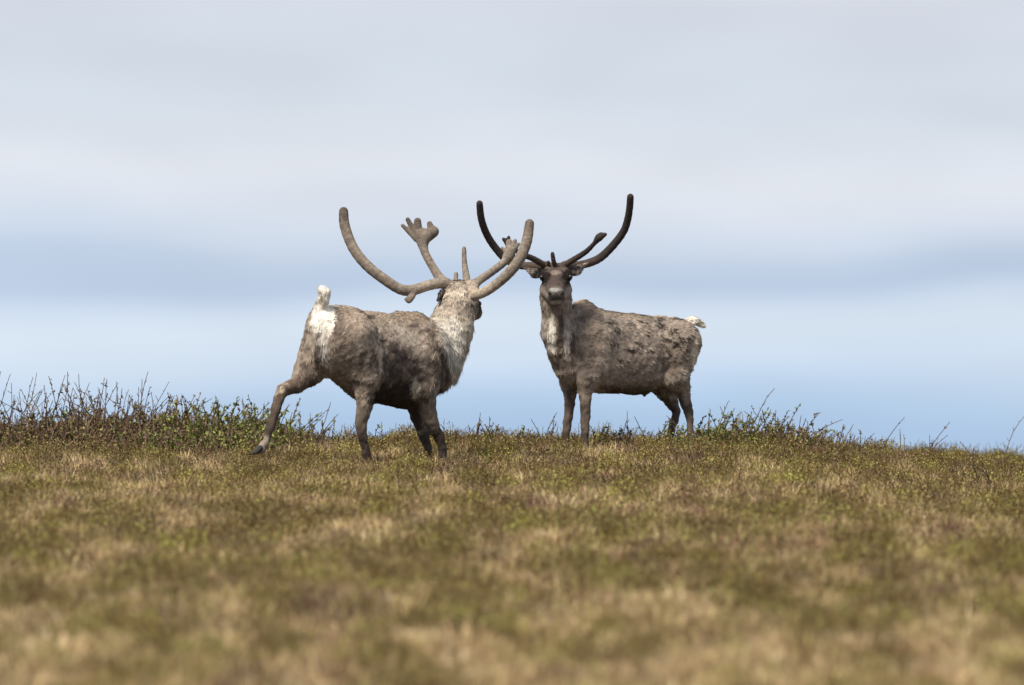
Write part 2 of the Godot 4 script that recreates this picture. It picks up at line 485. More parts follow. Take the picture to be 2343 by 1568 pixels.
	var coat := func(p: Vector3, _n: Vector3) -> Color:
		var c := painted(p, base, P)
		var m := noise_a.get_noise_3dv(Vector3(p.x * 0.03, p.y * 0.05, p.z * 0.03))
		c = grow(c, 1.0 + 0.36 * noise_a.get_noise_3dv(Vector3(p.x * 0.016, p.y * 0.018, p.z * 0.016) + Vector3(3, 8, 1)) + 0.36 * m + 0.22 * noise_b.get_noise_3dv(Vector3(p.x * 0.09, p.y * 0.04, p.z * 0.09)))
		for q in tears:
			var e: Vector3 = (p - q[0]) / q[1]
			if absf(e.x) < 2.0 and absf(e.y) < 2.0 and p.z > -115.0:
				var l := Vector2(e.x, e.y + 0.35 * e.x).length() + 1.0 * noise_b.get_noise_3dv(p * 0.14)
				c = c.lerp(dark, 0.9 * (1.0 - smooth01(0.62, 1.2, l)))
				if e.y > 0.0: c = c.lerp(pale, 0.5 * smooth01(1.0, 1.3, l) * (1.0 - smooth01(1.5, 1.9, l)))
		var tuft_tone := noise_b.get_noise_3dv(Vector3(p.x * 0.05 + p.y * 0.03, p.y * 0.10, p.z * 0.05))
		c = grow(c, 1.0 + 0.35 * tuft_tone * smooth01(1350, 1420, p.x))
		return c
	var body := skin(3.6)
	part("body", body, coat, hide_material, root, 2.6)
	var lie := func(p: Vector3, _n: Vector3) -> Array:
		var py := -p.y
		if p.x > 1586 and py < 752: return [Vector3(1, -0.3, 0), 7.5, 1.2, 0.22]
		if py > 900: return [Vector3(0, -1, 0), 3.0, 1.0, 0.05]
		if p.x < 1320 and p.z > 60: return [Vector3(0.15, -1, -0.1), 6.5, 1.2, 0.1]
		return [-F + Vector3(0, -0.5, 0), 5.5, 1.25, 0.13]
	fur(body, 100000, root, lie, 0.15)
	fur(body, 15000, root, lie, 0.25, 1.7)
	# head
	var nose_dir := V(0, 48, 88).normalized()
	bone(V(1271, 640, 146), V(1271, 654, 176), 33, 28, 12)
	bone(V(1271, 654, 176), V(1271, 677, 220), 25, 16.5, 10)
	bone(V(1271, 677, 220), V(1271, 682, 232), 16.5, 14.5, 8)
	bone(V(1262, 675, 231), V(1280, 675, 231), 7.0, 7.0, 5)                      # nose pad
	bone(V(1271, 693, 205), V(1271, 695, 226), 14, 10, 8)                       # chin
	bone(V(1253, 670, 160), V(1262, 688, 200), 19, 10, 10); bone(V(1289, 670, 160), V(1280, 688, 200), 19, 10, 10)   # cheeks
	for s in [-1.0, 1.0]:
		bone(V(1271 + 26 * s, 632, 168), V(1271 + 29 * s, 640, 176), 10, 8.5, 8)   # brow over the eye
		bone(V(1271 + 17 * s, 622, 150), V(1271 + 20 * s, 612, 146), 12, 9, 8)      # antler pedicle
	var H := [
		[V(1271, 645, 190), Vector3(25, 34, 60), Color(0.062, 0.047, 0.042), 0.97],
		[V(1271, 632, 180), Vector3(17, 6, 40), Color(0.24, 0.19, 0.16), 0.6],
		[V(1241, 640, 178), Vector3(19, 20, 44), Color(0.012, 0.0095, 0.009), 1.0],
		[V(1301, 640, 178), Vector3(19, 20, 44), Color(0.012, 0.0095, 0.009), 1.0],
		[V(1238, 683, 175), Vector3(16, 22, 60), Color(0.24, 0.21, 0.18), 0.8],
		[V(1304, 683, 175), Vector3(16, 22, 60), Color(0.27, 0.235, 0.205), 0.85],
		[V(1271, 690, 215), Vector3(20, 8, 40), Color(0.05, 0.045, 0.042), 0.9],
		[V(1271, 672, 238), Vector3(15, 5, 14), Color(0.235, 0.24, 0.225), 1.0],
		[V(1271, 684, 240), Vector3(6, 6, 16), Color(0.04, 0.04, 0.038), 0.9],
		[V(1257, 681, 236), Vector3(5, 5, 10), Color(0.05, 0.06, 0.055), 0.95],
		[V(1285, 681, 236), Vector3(5, 5, 10), Color(0.05, 0.06, 0.055), 0.95],
		[V(1271, 700, 225), Vector3(15, 5, 30), Color(0.30, 0.28, 0.235), 0.85],
		[V(1271, 612, 150), Vector3(34, 10, 30), Color(0.06, 0.045, 0.04), 0.8],
	]
	var head := skin(2.4)
	part("head", head, func(p, _n): return grow(painted(p, Color(0.108, 0.086, 0.075), H), 1.0 + 0.25 * noise_b.get_noise_3dv(p * 0.12)), hide_material, root, 0.8)
	fur(head, 14000, root, func(_p: Vector3, _n: Vector3) -> Array: return [-nose_dir + Vector3(0, -0.3, 0), 4.0, 1.1, 0.12])
	for s in [-1.0, 1.0]:
		ball("eye", V(1271 + 32 * s, 641, 182), 5.5, Color(0.012, 0.009, 0.008), 0.12, root)
		bone(V(1271 + 12.5 * s, 681.5, 240.5), V(1271 + 15.5 * s, 679, 239), 2.2, 2.6, 1.0)
		part("nostril", skin(0.9), func(_p, _n): return Color(0.015, 0.014, 0.013), hide_material, root)
	# ears
	var ear := func(a: Vector3, m: Vector3, tip: Vector3, across: Vector3) -> void:
		chain([a, m, tip], [6.0, 11.5, 2.5], 4.0, across.normalized(), 0.42)
		var s := skin(1.8)
		part("ear", s, func(p, n): return (Color(0.20, 0.165, 0.14) if n.z < 0.45 else Color(0.10, 0.085, 0.075).lerp(Color(0.36, 0.31, 0.27), smooth01(-0.1, 0.3, noise_b.get_noise_3dv(p * 0.09)))), hide_material, root)
		fur(s, 1800, root, func(_p: Vector3, _n: Vector3) -> Array: return [tip - a, 5.0, 1.1, 0.3])
	ear.call(V(1243, 634, 152), V(1225, 632, 156), V(1203, 620, 152), V(-0.1, -0.25, 1))
	ear.call(V(1300, 633, 152), V(1317, 626, 156), V(1338, 610, 152), V(0.1, -0.25, 1))
	# antlers in velvet
	var velvet := func(p: Vector3, n: Vector3) -> Color:
		var c := Color(0.038, 0.031, 0.028).lerp(Color(0.088, 0.066, 0.054), smooth01(585, 615, -p.y) * 0.8)
		return grow(c, 1.0 + 0.35 * noise_b.get_noise_3dv(p * 0.14))
	# its right antler (left in the picture)
	curve([V(1250, 616, 146), V(1222, 613, 118), V(1191, 611, 96), V(1161, 599, 88), V(1136, 574, 92), V(1115, 543, 108), V(1102, 508, 130), V(1098, 473, 150)], [10, 9, 9, 9, 8.6, 8.4, 8.2, 7.6])
	curve([V(1250, 616, 150), V(1221, 600, 176), V(1197, 591, 198), V(1176, 579, 216), V(1163, 566, 226)], [8, 7, 6.4, 5.4, 7.5])
	bone(V(1163, 566, 226), V(1152, 557, 230), 7.5, 4.0, 3.0); bone(V(1163, 566, 226), V(1164, 553, 231), 7, 4.0, 3.0)
	curve([V(1255, 618, 152), V(1254, 611, 164), V(1254, 605, 172)], [4.5, 3.6, 2.8])
	part("antler", skin(2.4), velvet, velvet_material, root, 0.3)
	curve([V(1291, 616, 146), V(1318, 612, 118), V(1345, 606, 98), V(1373, 593, 88), V(1402, 565, 92), V(1427, 531, 108), V(1437, 494, 130), V(1440, 458, 150)], [10, 9, 9.5, 9.4, 9, 8.6, 8.2, 7.8])
	curve([V(1288, 614, 150), V(1313, 600, 172), V(1340, 583, 194), V(1359, 564, 210)], [8, 6.8, 6.0, 4.6])
	curve([V(1359, 564, 210), V(1368, 553, 215), V(1382, 546, 219)], [5, 9.0, 4.2], 3.0)
	bone(V(1368, 553, 215), V(1372, 545, 216), 6, 4.5, 3.0)
	curve([V(1272, 622, 158), V(1266, 606, 176), V(1263, 588, 184)], [6.0, 5.2, 4.6])
	part("antler", skin(2.4), velvet, velvet_material, root, 0.3)
	for q in [V(1293, 1026, 48), V(1336, 1030, 103)]: hoof(q, (F + Vector3(0, 0, 0.3)).normalized(), root)
	for q in [V(1583, 1028, -40), V(1527, 1026, -108)]: hoof(q, F, root)

# ------------------------------------------------------------------ the caribou that walks away
func make_walking_caribou() -> void:
	var far := 47.0
	scale_px = far / SEEN
	origin = V(880, 1072, 0)
	var where := Vector3((880.0 - 1171.5) * scale_px, (784.0 - 1072.0) * scale_px + PITCH * far, -far)
	var root := thing("walking_caribou", "grey and white caribou striding away at left, white tail raised, wide antlers in velvet", "caribou", where, "pair of caribou on the crest")
	var b := deg_to_rad(42.0)
	var F := Vector3(cos(b), 0, -sin(b)); var R := Vector3(sin(b), 0, cos(b))
	var at := func(f: float, y: float, r: float) -> Vector3: return V(880, y, 0) + F * f + R * r
	bone(at.call(-142, 786, 0), at.call(-40, 818, 0), 80, 102, 14, R, 0.76)
	bone(at.call(-40, 818, 0), at.call(60, 826, 0), 102, 108, 14, R, 0.70)
	bone(at.call(60, 826, 0), at.call(126, 820, 0), 105, 86, 14, R, 0.67)
	bone(at.call(55, 748, 0), at.call(95, 745, 0), 30, 32, 22, R, 0.9)        # withers
	bone(at.call(-185, 745, 0), at.call(-110, 742, 0), 38, 36, 20, R, 1.0)    # croup
	# neck and mane
	chain([V(990, 812, -95), V(1028, 752, -122), V(1046, 698, -140), V(1048, 672, -150)], [68, 49, 41, 36], 22.0, Vector3.ZERO, 1.0, 20.0)
	bone(V(1040, 795, -128), V(1032, 856, -118), 28, 12, 18)
	# haunches
	bone(at.call(-140, 775, -36), V(712, 848, 95), 56, 37, 18)
	bone(at.call(-132, 775, 38), at.call(-96, 858, 48), 60, 40, 18)
	# shoulders
	bone(at.call(96, 790, 42), at.call(86, 880, 46), 46, 33, 20)
	bone(at.call(104, 790, -42), at.call(112, 880, -42), 46, 33, 20)
	# hind legs: left one stretched behind, right one under the body
	chain([V(712, 850, 95), V(682, 884, 118), V(652, 895, 143), V(643, 915, 150), V(632, 958, 166), V(617, 1010, 181), V(606, 1030, 184)], [35.0, 18.9, 14.2, 12.5, 10.3, 9.0, 10.3], 5.0)
	chain([at.call(-96, 858, 48), V(838, 918, 103), V(829, 972, 107), V(830, 990, 105), V(837, 1020, 98), V(844, 1056, 88)], [38.0, 20.6, 13.3, 12.0, 9.5, 9.9], 5.0)
	# front legs
	chain([V(965, 888, -14), V(977, 940, -28), V(995, 985, -43), V(1003, 996, -47), V(1013, 1026, -56), V(1010, 1054, -60)], [33.0, 19.8, 14.2, 12.5, 9.5, 10.3], 5.0)
	chain([V(945, 905, -112), V(952, 950, -124), V(967, 994, -137), V(972, 1006, -140), V(980, 1040, -150), V(985, 1056, -154)], [26.0, 15.5, 12.9, 11.2, 9.0, 10.3], 5.0)
	# tail
	chain([at.call(-196, 722, 0), V(744, 694, 148), V(747, 678, 150), V(742, 672, 154)], [18, 14.5, 14, 11], 8.0)
	var white := Color(0.70, 0.67, 0.60); var cream := Color(0.46, 0.415, 0.345); var dark := Color(0.042, 0.032, 0.026); var pale := Color(0.40, 0.34, 0.27)
	var P := [
		[V(840, 725, 60), Vector3(115, 34, 200), Color(0.33, 0.265, 0.205), 0.7],
		[V(945, 722, -20), Vector3(40, 18, 90), Color(0.22, 0.165, 0.115), 0.7],
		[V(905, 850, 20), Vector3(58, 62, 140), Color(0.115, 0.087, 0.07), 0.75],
		[V(905, 918, 0), Vector3(74, 52, 200), Color(0.048, 0.035, 0.028), 0.95],  # belly: partly the dark coat, partly underside shade painted into it
		[V(975, 850, 0), Vector3(40, 45, 90), Color(0.13, 0.10, 0.083), 0.65],
		[V(930, 770, 40), Vector3(34, 34, 90), pale, 0.45],
		[V(872, 790, 90), Vector3(9, 55, 60), pale, 0.6],
		[V(868, 850, 100), Vector3(6, 44, 60), Color(0.44, 0.38, 0.29), 0.75],
		[V(882, 822, 90), Vector3(5, 45, 60), Color(0.075, 0.058, 0.047), 0.7],
		[V(852, 830, 110), Vector3(7, 30, 60), Color(0.085, 0.067, 0.055), 0.65],
		[V(805, 860, 120), Vector3(34, 60, 60), Color(0.185, 0.15, 0.12), 0.6],
		[V(780, 745, 130), Vector3(18, 40, 90), Color(0.145, 0.115, 0.095), 0.6],
		[V(1042, 740, -110), Vector3(58, 74, 120), cream, 0.95],
		[V(1050, 835, -110), Vector3(23, 70, 90), Color(0.50, 0.46, 0.385), 0.95],
		[V(1062, 760, -80), Vector3(24, 56, 90), Color(0.38, 0.33, 0.27), 0.7],
		[V(1030, 775, -60), Vector3(30, 62, 90), Color(0.60, 0.565, 0.495), 0.8],
		[V(1047, 672, -110), Vector3(24, 16, 60), Color(0.44, 0.38, 0.31), 0.8],
		[V(1045, 700, -100), Vector3(40, 26, 60), Color(0.25, 0.20, 0.16), 0.7],
		[V(988, 765, -40), Vector3(9, 22, 60), Color(0.08, 0.062, 0.052), 0.8],
		[V(1010, 805, -50), Vector3(8, 26, 60), Color(0.07, 0.055, 0.047), 0.8],
		[V(1020, 855, -60), Vector3(8, 30, 60), Color(0.075, 0.058, 0.048), 0.7],
		[V(1010, 895, -70), Vector3(18, 16, 60), Color(0.065, 0.05, 0.042), 0.8],
		[V(953, 890, 20), Vector3(10, 26, 60), Color(0.42, 0.38, 0.30), 0.8],
		[V(740, 735, 140), Vector3(28, 36, 90), white, 1.0],
		[V(758, 735, 150), Vector3(15, 32, 90), white, 1.0],
		[V(745, 800, 140), Vector3(13, 40, 90), Color(0.42, 0.39, 0.36), 0.8],
		[V(720, 790, 110), Vector3(18, 30, 90), Color(0.33, 0.29, 0.24), 0.6],
		[V(733, 768, 150), Vector3(6, 10, 90), Color(0.05, 0.04, 0.036), 0.85],
		[V(732, 815, 140), Vector3(10, 24, 90), Color(0.08, 0.062, 0.058), 0.75],
		[V(722, 850, 120), Vector3(30, 20, 90), Color(0.13, 0.10, 0.078), 0.6],
		[V(745, 676, 150), Vector3(22, 26, 60), white, 1.0],
		[V(740, 691, 164), Vector3(7, 8, 16), Color(0.26, 0.21, 0.14), 0.8],
		[V(640, 960, 160), Vector3(46, 62, 120), Color(0.095, 0.072, 0.058), 0.9],
		[V(688, 892, 110), Vector3(50, 30, 110), Color(0.125, 0.09, 0.068), 0.85],
		[V(606, 1030, 184), Vector3(11, 8, 30), Color(0.27, 0.235, 0.195), 0.75],
		[V(652, 895, 160), Vector3(6, 7, 40), Color(0.45, 0.38, 0.29), 0.9],
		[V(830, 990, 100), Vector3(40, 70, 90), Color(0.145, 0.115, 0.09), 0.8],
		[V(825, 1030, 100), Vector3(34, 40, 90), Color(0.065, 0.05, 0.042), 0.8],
		[V(945, 950, -110), Vector3(26, 40, 60), Color(0.07, 0.053, 0.043), 0.8],
		[V(985, 960, -70), Vector3(60, 50, 160), Color(0.15, 0.118, 0.095), 0.7],
		[V(1000, 1020, -90), Vector3(70, 44, 160), Color(0.06, 0.046, 0.038), 0.85],
		[V(945, 950, -110), Vector3(26, 40, 60), Color(0.07, 0.053, 0.043), 0.8],
	]
	for q in [[903, 797, 12, 17], [916, 812, 14, 17], [878, 781, 6, 20], [858, 812, 6, 22], [840, 815, 7, 15], [867, 845, 5, 22], [831, 836, 8, 15], [894, 834, 10, 15], [925, 826, 12, 15], [907, 853, 15, 15], [989, 768, 10, 7],
			[948, 745, 12, 6], [975, 757, 13, 6], [1003, 792, 7, 12], [1013, 812, 7, 15], [995, 822, 10, 9], [944, 828, 14, 11], [968, 865, 11, 9], [952, 848, 16, 13], [1020, 840, 8, 17], [1013, 900, 17, 11], [850, 728, 12, 6], [700, 838, 9, 8], [815, 880, 14, 10]]:
		P.append([V(q[0], q[1], 0), Vector3(q[2], q[3], 400), Color(0.08, 0.061, 0.055), 0.74])
	for q in [[964, 803, 12, 14], [975, 857, 6, 6], [948, 784, 15, 10], [900, 758, 22, 12], [935, 768, 14, 12], [840, 790, 22, 14], [968, 835, 10, 8], [885, 800, 5, 14]]:
		P.append([V(q[0], q[1], 0), Vector3(q[2], q[3], 400), Color(0.37, 0.315, 0.26), 0.55])
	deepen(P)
	var base := Color(0.255, 0.208, 0.168)
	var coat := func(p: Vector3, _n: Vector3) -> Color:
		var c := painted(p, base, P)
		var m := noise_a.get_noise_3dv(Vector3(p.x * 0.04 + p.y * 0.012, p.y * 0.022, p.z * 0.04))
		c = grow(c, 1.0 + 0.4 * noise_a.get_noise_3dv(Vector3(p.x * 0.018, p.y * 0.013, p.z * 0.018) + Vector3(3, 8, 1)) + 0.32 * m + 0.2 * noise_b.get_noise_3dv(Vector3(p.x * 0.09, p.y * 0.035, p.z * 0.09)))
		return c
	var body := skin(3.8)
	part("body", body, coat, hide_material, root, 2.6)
	var lie := func(p: Vector3, _n: Vector3) -> Array:
		var py := -p.y
		if p.x < 775 and py < 705: return [Vector3(-0.1, 1, 0.1), 4.5, 1.2, 0.2]
		if p.x > 1012 and py > 790 and py < 905: return [Vector3(0.25, -1, 0), 11.0, 1.2, 0.24]
		if p.x > 985 and py < 905: return [Vector3(0.0, -1, 0.25), 8.0, 1.3, 0.13]
		if py > 925 or p.x < 690: return [Vector3(0, -1, 0), 3.0, 1.0, 0.05]
		if p.x < 770: return [Vector3(0, -1, 0.1), 6.0, 1.3, 0.1]
		return [-F * 0.8 + Vector3(0, -0.7, 0), 5.5, 1.25, 0.13]
	fur(body, 110000, root, lie, 0.15)
	fur(body, 16000, root, lie, 0.25, 1.7)
	# head turned from the camera
	bone(V(1048, 672, -148), V(1058, 676, -185), 35, 32, 14)
	bone(V(1058, 676, -185), V(1074, 694, -235), 32, 22, 12)
	bone(V(1074, 694, -235), V(1084, 706, -268), 22, 18, 10)
	bone(V(1078, 690, -178), V(1085, 702, -205), 16, 13, 10)                   # right cheek and eye ridge
	for q in [V(1027, 652, -150), V(1070, 650, -150)]: bone(q, q + V(0, -6, 0), 14, 11, 8)
	var H := [
		[V(1097, 702, -190), Vector3(8, 18, 50), Color(0.05, 0.043, 0.04), 0.95],
		[V(1084, 696, -165), Vector3(9, 18, 30), Color(0.48, 0.42, 0.35), 0.9],
		[V(1045, 650, -140), Vector3(28, 12, 60), Color(0.46, 0.40, 0.32), 0.85],
		[V(1074, 685, -140), Vector3(8, 20, 40), Color(0.05, 0.04, 0.036), 0.85],
	]
	var head := skin(2.6)
	part("head", head, func(p, _n): return grow(painted(p, Color(0.23, 0.185, 0.15), H), 1.0 + 0.25 * noise_b.get_noise_3dv(p * 0.12)), hide_material, root, 1.2)
	fur(head, 12000, root, func(_p: Vector3, _n: Vector3) -> Array: return [Vector3(-0.1, -0.5, 1), 5.5, 1.4, 0.18])
	for s in [-1.0, 1.0]:
		ball("eye", V(1066 + 29 * s, 688, -205), 6.0, Color(0.012, 0.009, 0.008), 0.12, root)
	var ear := func(a: Vector3, m: Vector3, tip: Vector3, across: Vector3, light: Color) -> void:
		chain([a, m, tip], [7.0, 11.0, 4.0], 4.0, across.normalized(), 0.45)
		var s := skin(1.9)
		part("ear", s, func(p, n): return light if n.x * signf(p.x - 1045.0) > 0.3 else Color(0.06, 0.048, 0.042), hide_material, root)
		fur(s, 1800, root, func(_p: Vector3, _n: Vector3) -> Array: return [tip - a, 5.0, 1.2, 0.3])
	ear.call(V(1022, 664, -146), V(1010, 668, -128), V(1001, 682, -106), V(-0.75, -0.3, 0.6), Color(0.13, 0.10, 0.085))
	ear.call(V(1074, 668, -146), V(1079, 678, -128), V(1081, 694, -108), V(0.8, -0.3, 0.5), Color(0.10, 0.08, 0.07))
	var velvet := func(p: Vector3, n: Vector3) -> Color:
		var c := Color(0.155, 0.13, 0.108)
		c = c.lerp(Color(0.37, 0.31, 0.245), 0.75 * maxf(smooth01(618, 655, -p.y) * smooth01(120, 60, absf(p.x - 1045.0)), smooth01(0.1, 0.9, n.y) * 0.35))  # paler near the base; upward faces also lightened, top light painted in
		c = c.lerp(Color(0.062, 0.048, 0.041), 0.75 * (1.0 - smooth01(478, 545, -p.y)))
		return grow(c, 1.0 + 0.55 * noise_b.get_noise_3dv(p * 0.13) + 0.3 * noise_a.get_noise_3dv(p * 0.05))
	# its left antler: beam, back knob, bez palm, small brow tine
	curve([V(1030, 648, -150), V(1008, 642, -138), V(975, 650, -112), V(942, 661, -88), V(914, 659, -78), V(874, 634, -76), V(835, 602, -84), V(804, 561, -100), V(785, 511, -122), V(782, 477, -136)], [13.0, 13.0, 12.1, 12.6, 12.3, 12.1, 12.1, 11.9, 11.9, 10.7])
	curve([V(942, 662, -88), V(941, 674, -80), V(934, 684, -74)], [10.2, 8.4, 7.9])
	bone(V(934, 684, -74), V(927, 682, -73), 7, 4, 3.0)
	curve([V(1016, 642, -146), V(1003, 628, -156), V(987, 603, -172), V(969, 569, -190), V(964, 545, -200)], [12.1, 10.7, 9.3, 9.3, 12.1])
	curve([V(964, 548, -199), V(962, 536, -203), V(952, 522, -206)], [12.1, 13.0, 9.3]); bone(V(964, 540, -202), V(986, 522, -204), 14, 14, 5.0); bone(V(958, 530, -203), V(966, 521, -206), 13, 9, 4.0)
	bone(V(955, 528, -205), V(952, 496, -210), 9.5, 8.5, 3.0); bone(V(948, 528, -205), V(929, 492, -212), 7.5, 5.5, 3.0); bone(V(949, 538, -203), V(917, 506, -212), 7.0, 4.5, 3.0)
	bone(V(986, 522, -204), V(980, 502, -208), 10.5, 6.5, 4.0); bone(V(975, 530, -204), V(990, 520, -204), 12, 11.5, 4.0)
	curve([V(1040, 646, -160), V(1041, 634, -172), V(1042, 619, -180)], [7.0, 5.6, 4.7])
	part("antler", skin(2.8), velvet, velvet_material, root, 0.15)
	# its right antler
	curve([V(1072, 648, -150), V(1080, 656, -136), V(1084, 668, -120), V(1103, 667, -108), V(1134, 648, -98), V(1167, 618, -98), V(1191, 585, -106), V(1206, 545, -120), V(1212, 505, -134)], [14.9, 15.8, 13.0, 11.2, 11.4, 12.1, 12.5, 12.3, 10.7])
	bone(V(1084, 668, -120), V(1079, 675, -112), 11, 7, 4.0)
	curve([V(1082, 648, -150), V(1094, 637, -160), V(1123, 616, -186), V(1155, 590, -210), V(1166, 572, -220)], [13.0, 9.8, 9.1, 9.3, 11.2])
	bone(V(1162, 580, -217), V(1168, 565, -222), 13, 13, 4.0)
	bone(V(1164, 566, -222), V(1165, 544, -228), 9, 7.5, 3.0); bone(V(1170, 564, -222), V(1179, 540, -230), 7, 4.5, 3.0); bone(V(1173, 566, -222), V(1187, 548, -228), 6, 4, 3.0)
	bone(V(1160, 570, -222), V(1148, 558, -228), 6, 4, 3.0); bone(V(1168, 576, -220), V(1177, 581, -222), 8, 5, 3.0)
	curve([V(1068, 646, -158), V(1065, 625, -176), V(1061, 590, -196), V(1060, 559, -206)], [10.2, 8.4, 6.0, 5.0])
	part("antler", skin(2.8), velvet, velvet_material, root, 0.15)
	hoof(V(601, 1034, 189), V(-10, -1, 3).normalized(), root)
	hoof(V(846, 1064, 86), F, root); hoof(V(1010, 1062, -62), F, root); hoof(V(987, 1064, -156), F, root)

# ------------------------------------------------------------------ plants
func stick(st: SurfaceTool, a: Vector3, b: Vector3, ra: float, rb: float, col: Color) -> void:
	var d := (b - a).normalized()
	var s := d.cross(Vector3(0.3, 0.2, 1)).normalized(); var t := d.cross(s)
	var pa := []; var pb := []; var nn := []
	for i in 3:
		var o := s * cos(i * TAU / 3.0) + t * sin(i * TAU / 3.0)
		nn.append(o); pa.append(a + o * ra); pb.append(b + o * rb)
	for i in 3:
		var j := (i + 1) % 3
		for q in [[pa[i], nn[i]], [pb[i], nn[i]], [pa[j], nn[j]], [pa[j], nn[j]], [pb[i], nn[i]], [pb[j], nn[j]]]:
			st.set_color(col); st.set_normal(q[1]); st.add_vertex(q[0])

func leaf(st: SurfaceTool, at: Vector3, dir: Vector3, size: float, col: Color) -> void:
	var side := dir.cross(Vector3(rng.randfn(), rng.randfn(), rng.randfn())).normalized() * size * 0.28
	var n := dir.cross(side).normalized()
	var m := at + dir * size * 0.5 + n * size * 0.1
	for p in [at, m + side, at + dir * size, at, at + dir * size, m - side]:
		st.set_color(col); st.set_normal(n); st.add_vertex(p)

func leaf_color(kind: String) -> Color:
	var u := rng.randf()
	var f := rng.randf_range(0.7, 1.3)
	match kind:
		"green":
			return grow(Color(0.15, 0.185, 0.045) if u < 0.5 else Color(0.27, 0.29, 0.08) if u < 0.7 else Color(0.10, 0.105, 0.04) if u < 0.88 else Color(0.20, 0.11, 0.075), f)
		"red":
			return grow(Color(0.11, 0.06, 0.043) if u < 0.4 else Color(0.165, 0.115, 0.06) if u < 0.66 else Color(0.15, 0.155, 0.048) if u < 0.93 else Color(0.29, 0.28, 0.11), f)
		_:
			return grow(Color(0.18, 0.13, 0.07) if u < 0.45 else Color(0.19, 0.185, 0.06) if u < 0.75 else Color(0.13, 0.075, 0.055), f)

# stems, each curved, with side twigs and leaves; into two surfaces
func shrub_shape(height: float, stems: int, spread: float, lean: float, leafy: float, kind: String, lone := 0.0) -> Array:
	var all := []
	var lf := SurfaceTool.new(); lf.begin(Mesh.PRIMITIVE_TRIANGLES)
	var any := false
	for i in stems:
		var tw := SurfaceTool.new(); tw.begin(Mesh.PRIMITIVE_TRIANGLES)
		var p := Vector3(rng.randfn() * spread * 0.35, -0.06, rng.randfn() * spread * 0.35)
		var tall := height * (1.0 if i == 0 else rng.randf_range(0.4, 0.92) * (1.0 - lone))
		var dir := Vector3(lean * rng.randf_range(0.5, 1.2) + rng.randfn() * 0.22, 1.0, rng.randfn() * 0.25).normalized()
		if i == 0: dir = Vector3(lean, 1.0, 0.1).normalized()
		var bend := Vector3(rng.randfn() * (0.05 if i == 0 else 0.16) + lean * 0.1, rng.randf_range(-0.08, 0.05), rng.randfn() * 0.16)
		var col := grow(Color(0.115, 0.072, 0.058) if rng.randf() < 0.6 else Color(0.17, 0.125, 0.09), rng.randf_range(0.7, 1.3))
		var steps := 7
		var step := (tall + 0.06) / steps / maxf(dir.y, 0.5)
		for s in steps:
			var t := float(s) / steps
			var q := p + dir * step
			stick(tw, p, q, lerpf(0.005, 0.0028, t), lerpf(0.005, 0.0028, t + 1.0 / steps), col)
			var bare := t > 0.55 and rng.randf() > leafy
			if s > 0 and rng.randf() < 0.75:
				var out := (dir + Vector3(rng.randfn(), rng.randfn() * 0.4 + 0.1, rng.randfn()) * 0.75).normalized()
				var len := tall * rng.randf_range(0.12, 0.34) * (1.1 - t)
				var e := p + out * len * 0.5
				var g := e + (out + Vector3(lean * 0.3, 0.3, 0)).normalized() * len * 0.5
				stick(tw, p, e, 0.0034, 0.0027, col); stick(tw, e, g, 0.0027, 0.0018, col)
				if not bare:
					for w in 1 + int(leafy * 12.0):
						leaf(lf, p.lerp(e, rng.randf()) if rng.randf() < 0.4 else e.lerp(g, rng.randf()), (out + Vector3(rng.randfn(), rng.randfn() + 0.4, rng.randfn()) * 0.8).normalized(), rng.randf_range(0.014, 0.028), leaf_color(kind)); any = true
			if not bare:
				for w in int(leafy * 5.0 + rng.randf()):
					leaf(lf, p.lerp(q, rng.randf()), (dir + Vector3(rng.randfn(), rng.randfn() * 0.6, rng.randfn())).normalized(), rng.randf_range(0.015, 0.028), leaf_color(kind)); any = true
			elif rng.randf() < 0.7:
				leaf(lf, q, (dir + Vector3(rng.randfn(), rng.randfn(), rng.randfn()) * 0.5).normalized(), rng.randf_range(0.01, 0.016), grow(col, 1.2)); any = true
			p = q
			dir = (dir + bend * 0.5 + Vector3(rng.randfn(), rng.randfn() * 0.4, rng.randfn()) * 0.07).normalized()
		all.append(tw.commit())
	return [lf.commit() if any else null, all]

func shrub(px: float, d: float, height_px: float, stems: int, spread: float, lean: float, leafy: float, kind: String, called: String, label: String, lone := 0.0) -> void:
	var root := thing(called, label, "shrub" if called.ends_with("shrub") else called.replace("_", " "), on_ground(px, d), "shrubs along the crest" if called.ends_with("shrub") else "")
	var s := shrub_shape((height_px + 26.0) * d / SEEN, stems, spread, lean, leafy, kind, lone)
	for m in s[1]: put("stem", m, twig_material, root)
	if s[0]: put("leaves", s[0], leaf_material, root).set_meta("kind", "stuff")

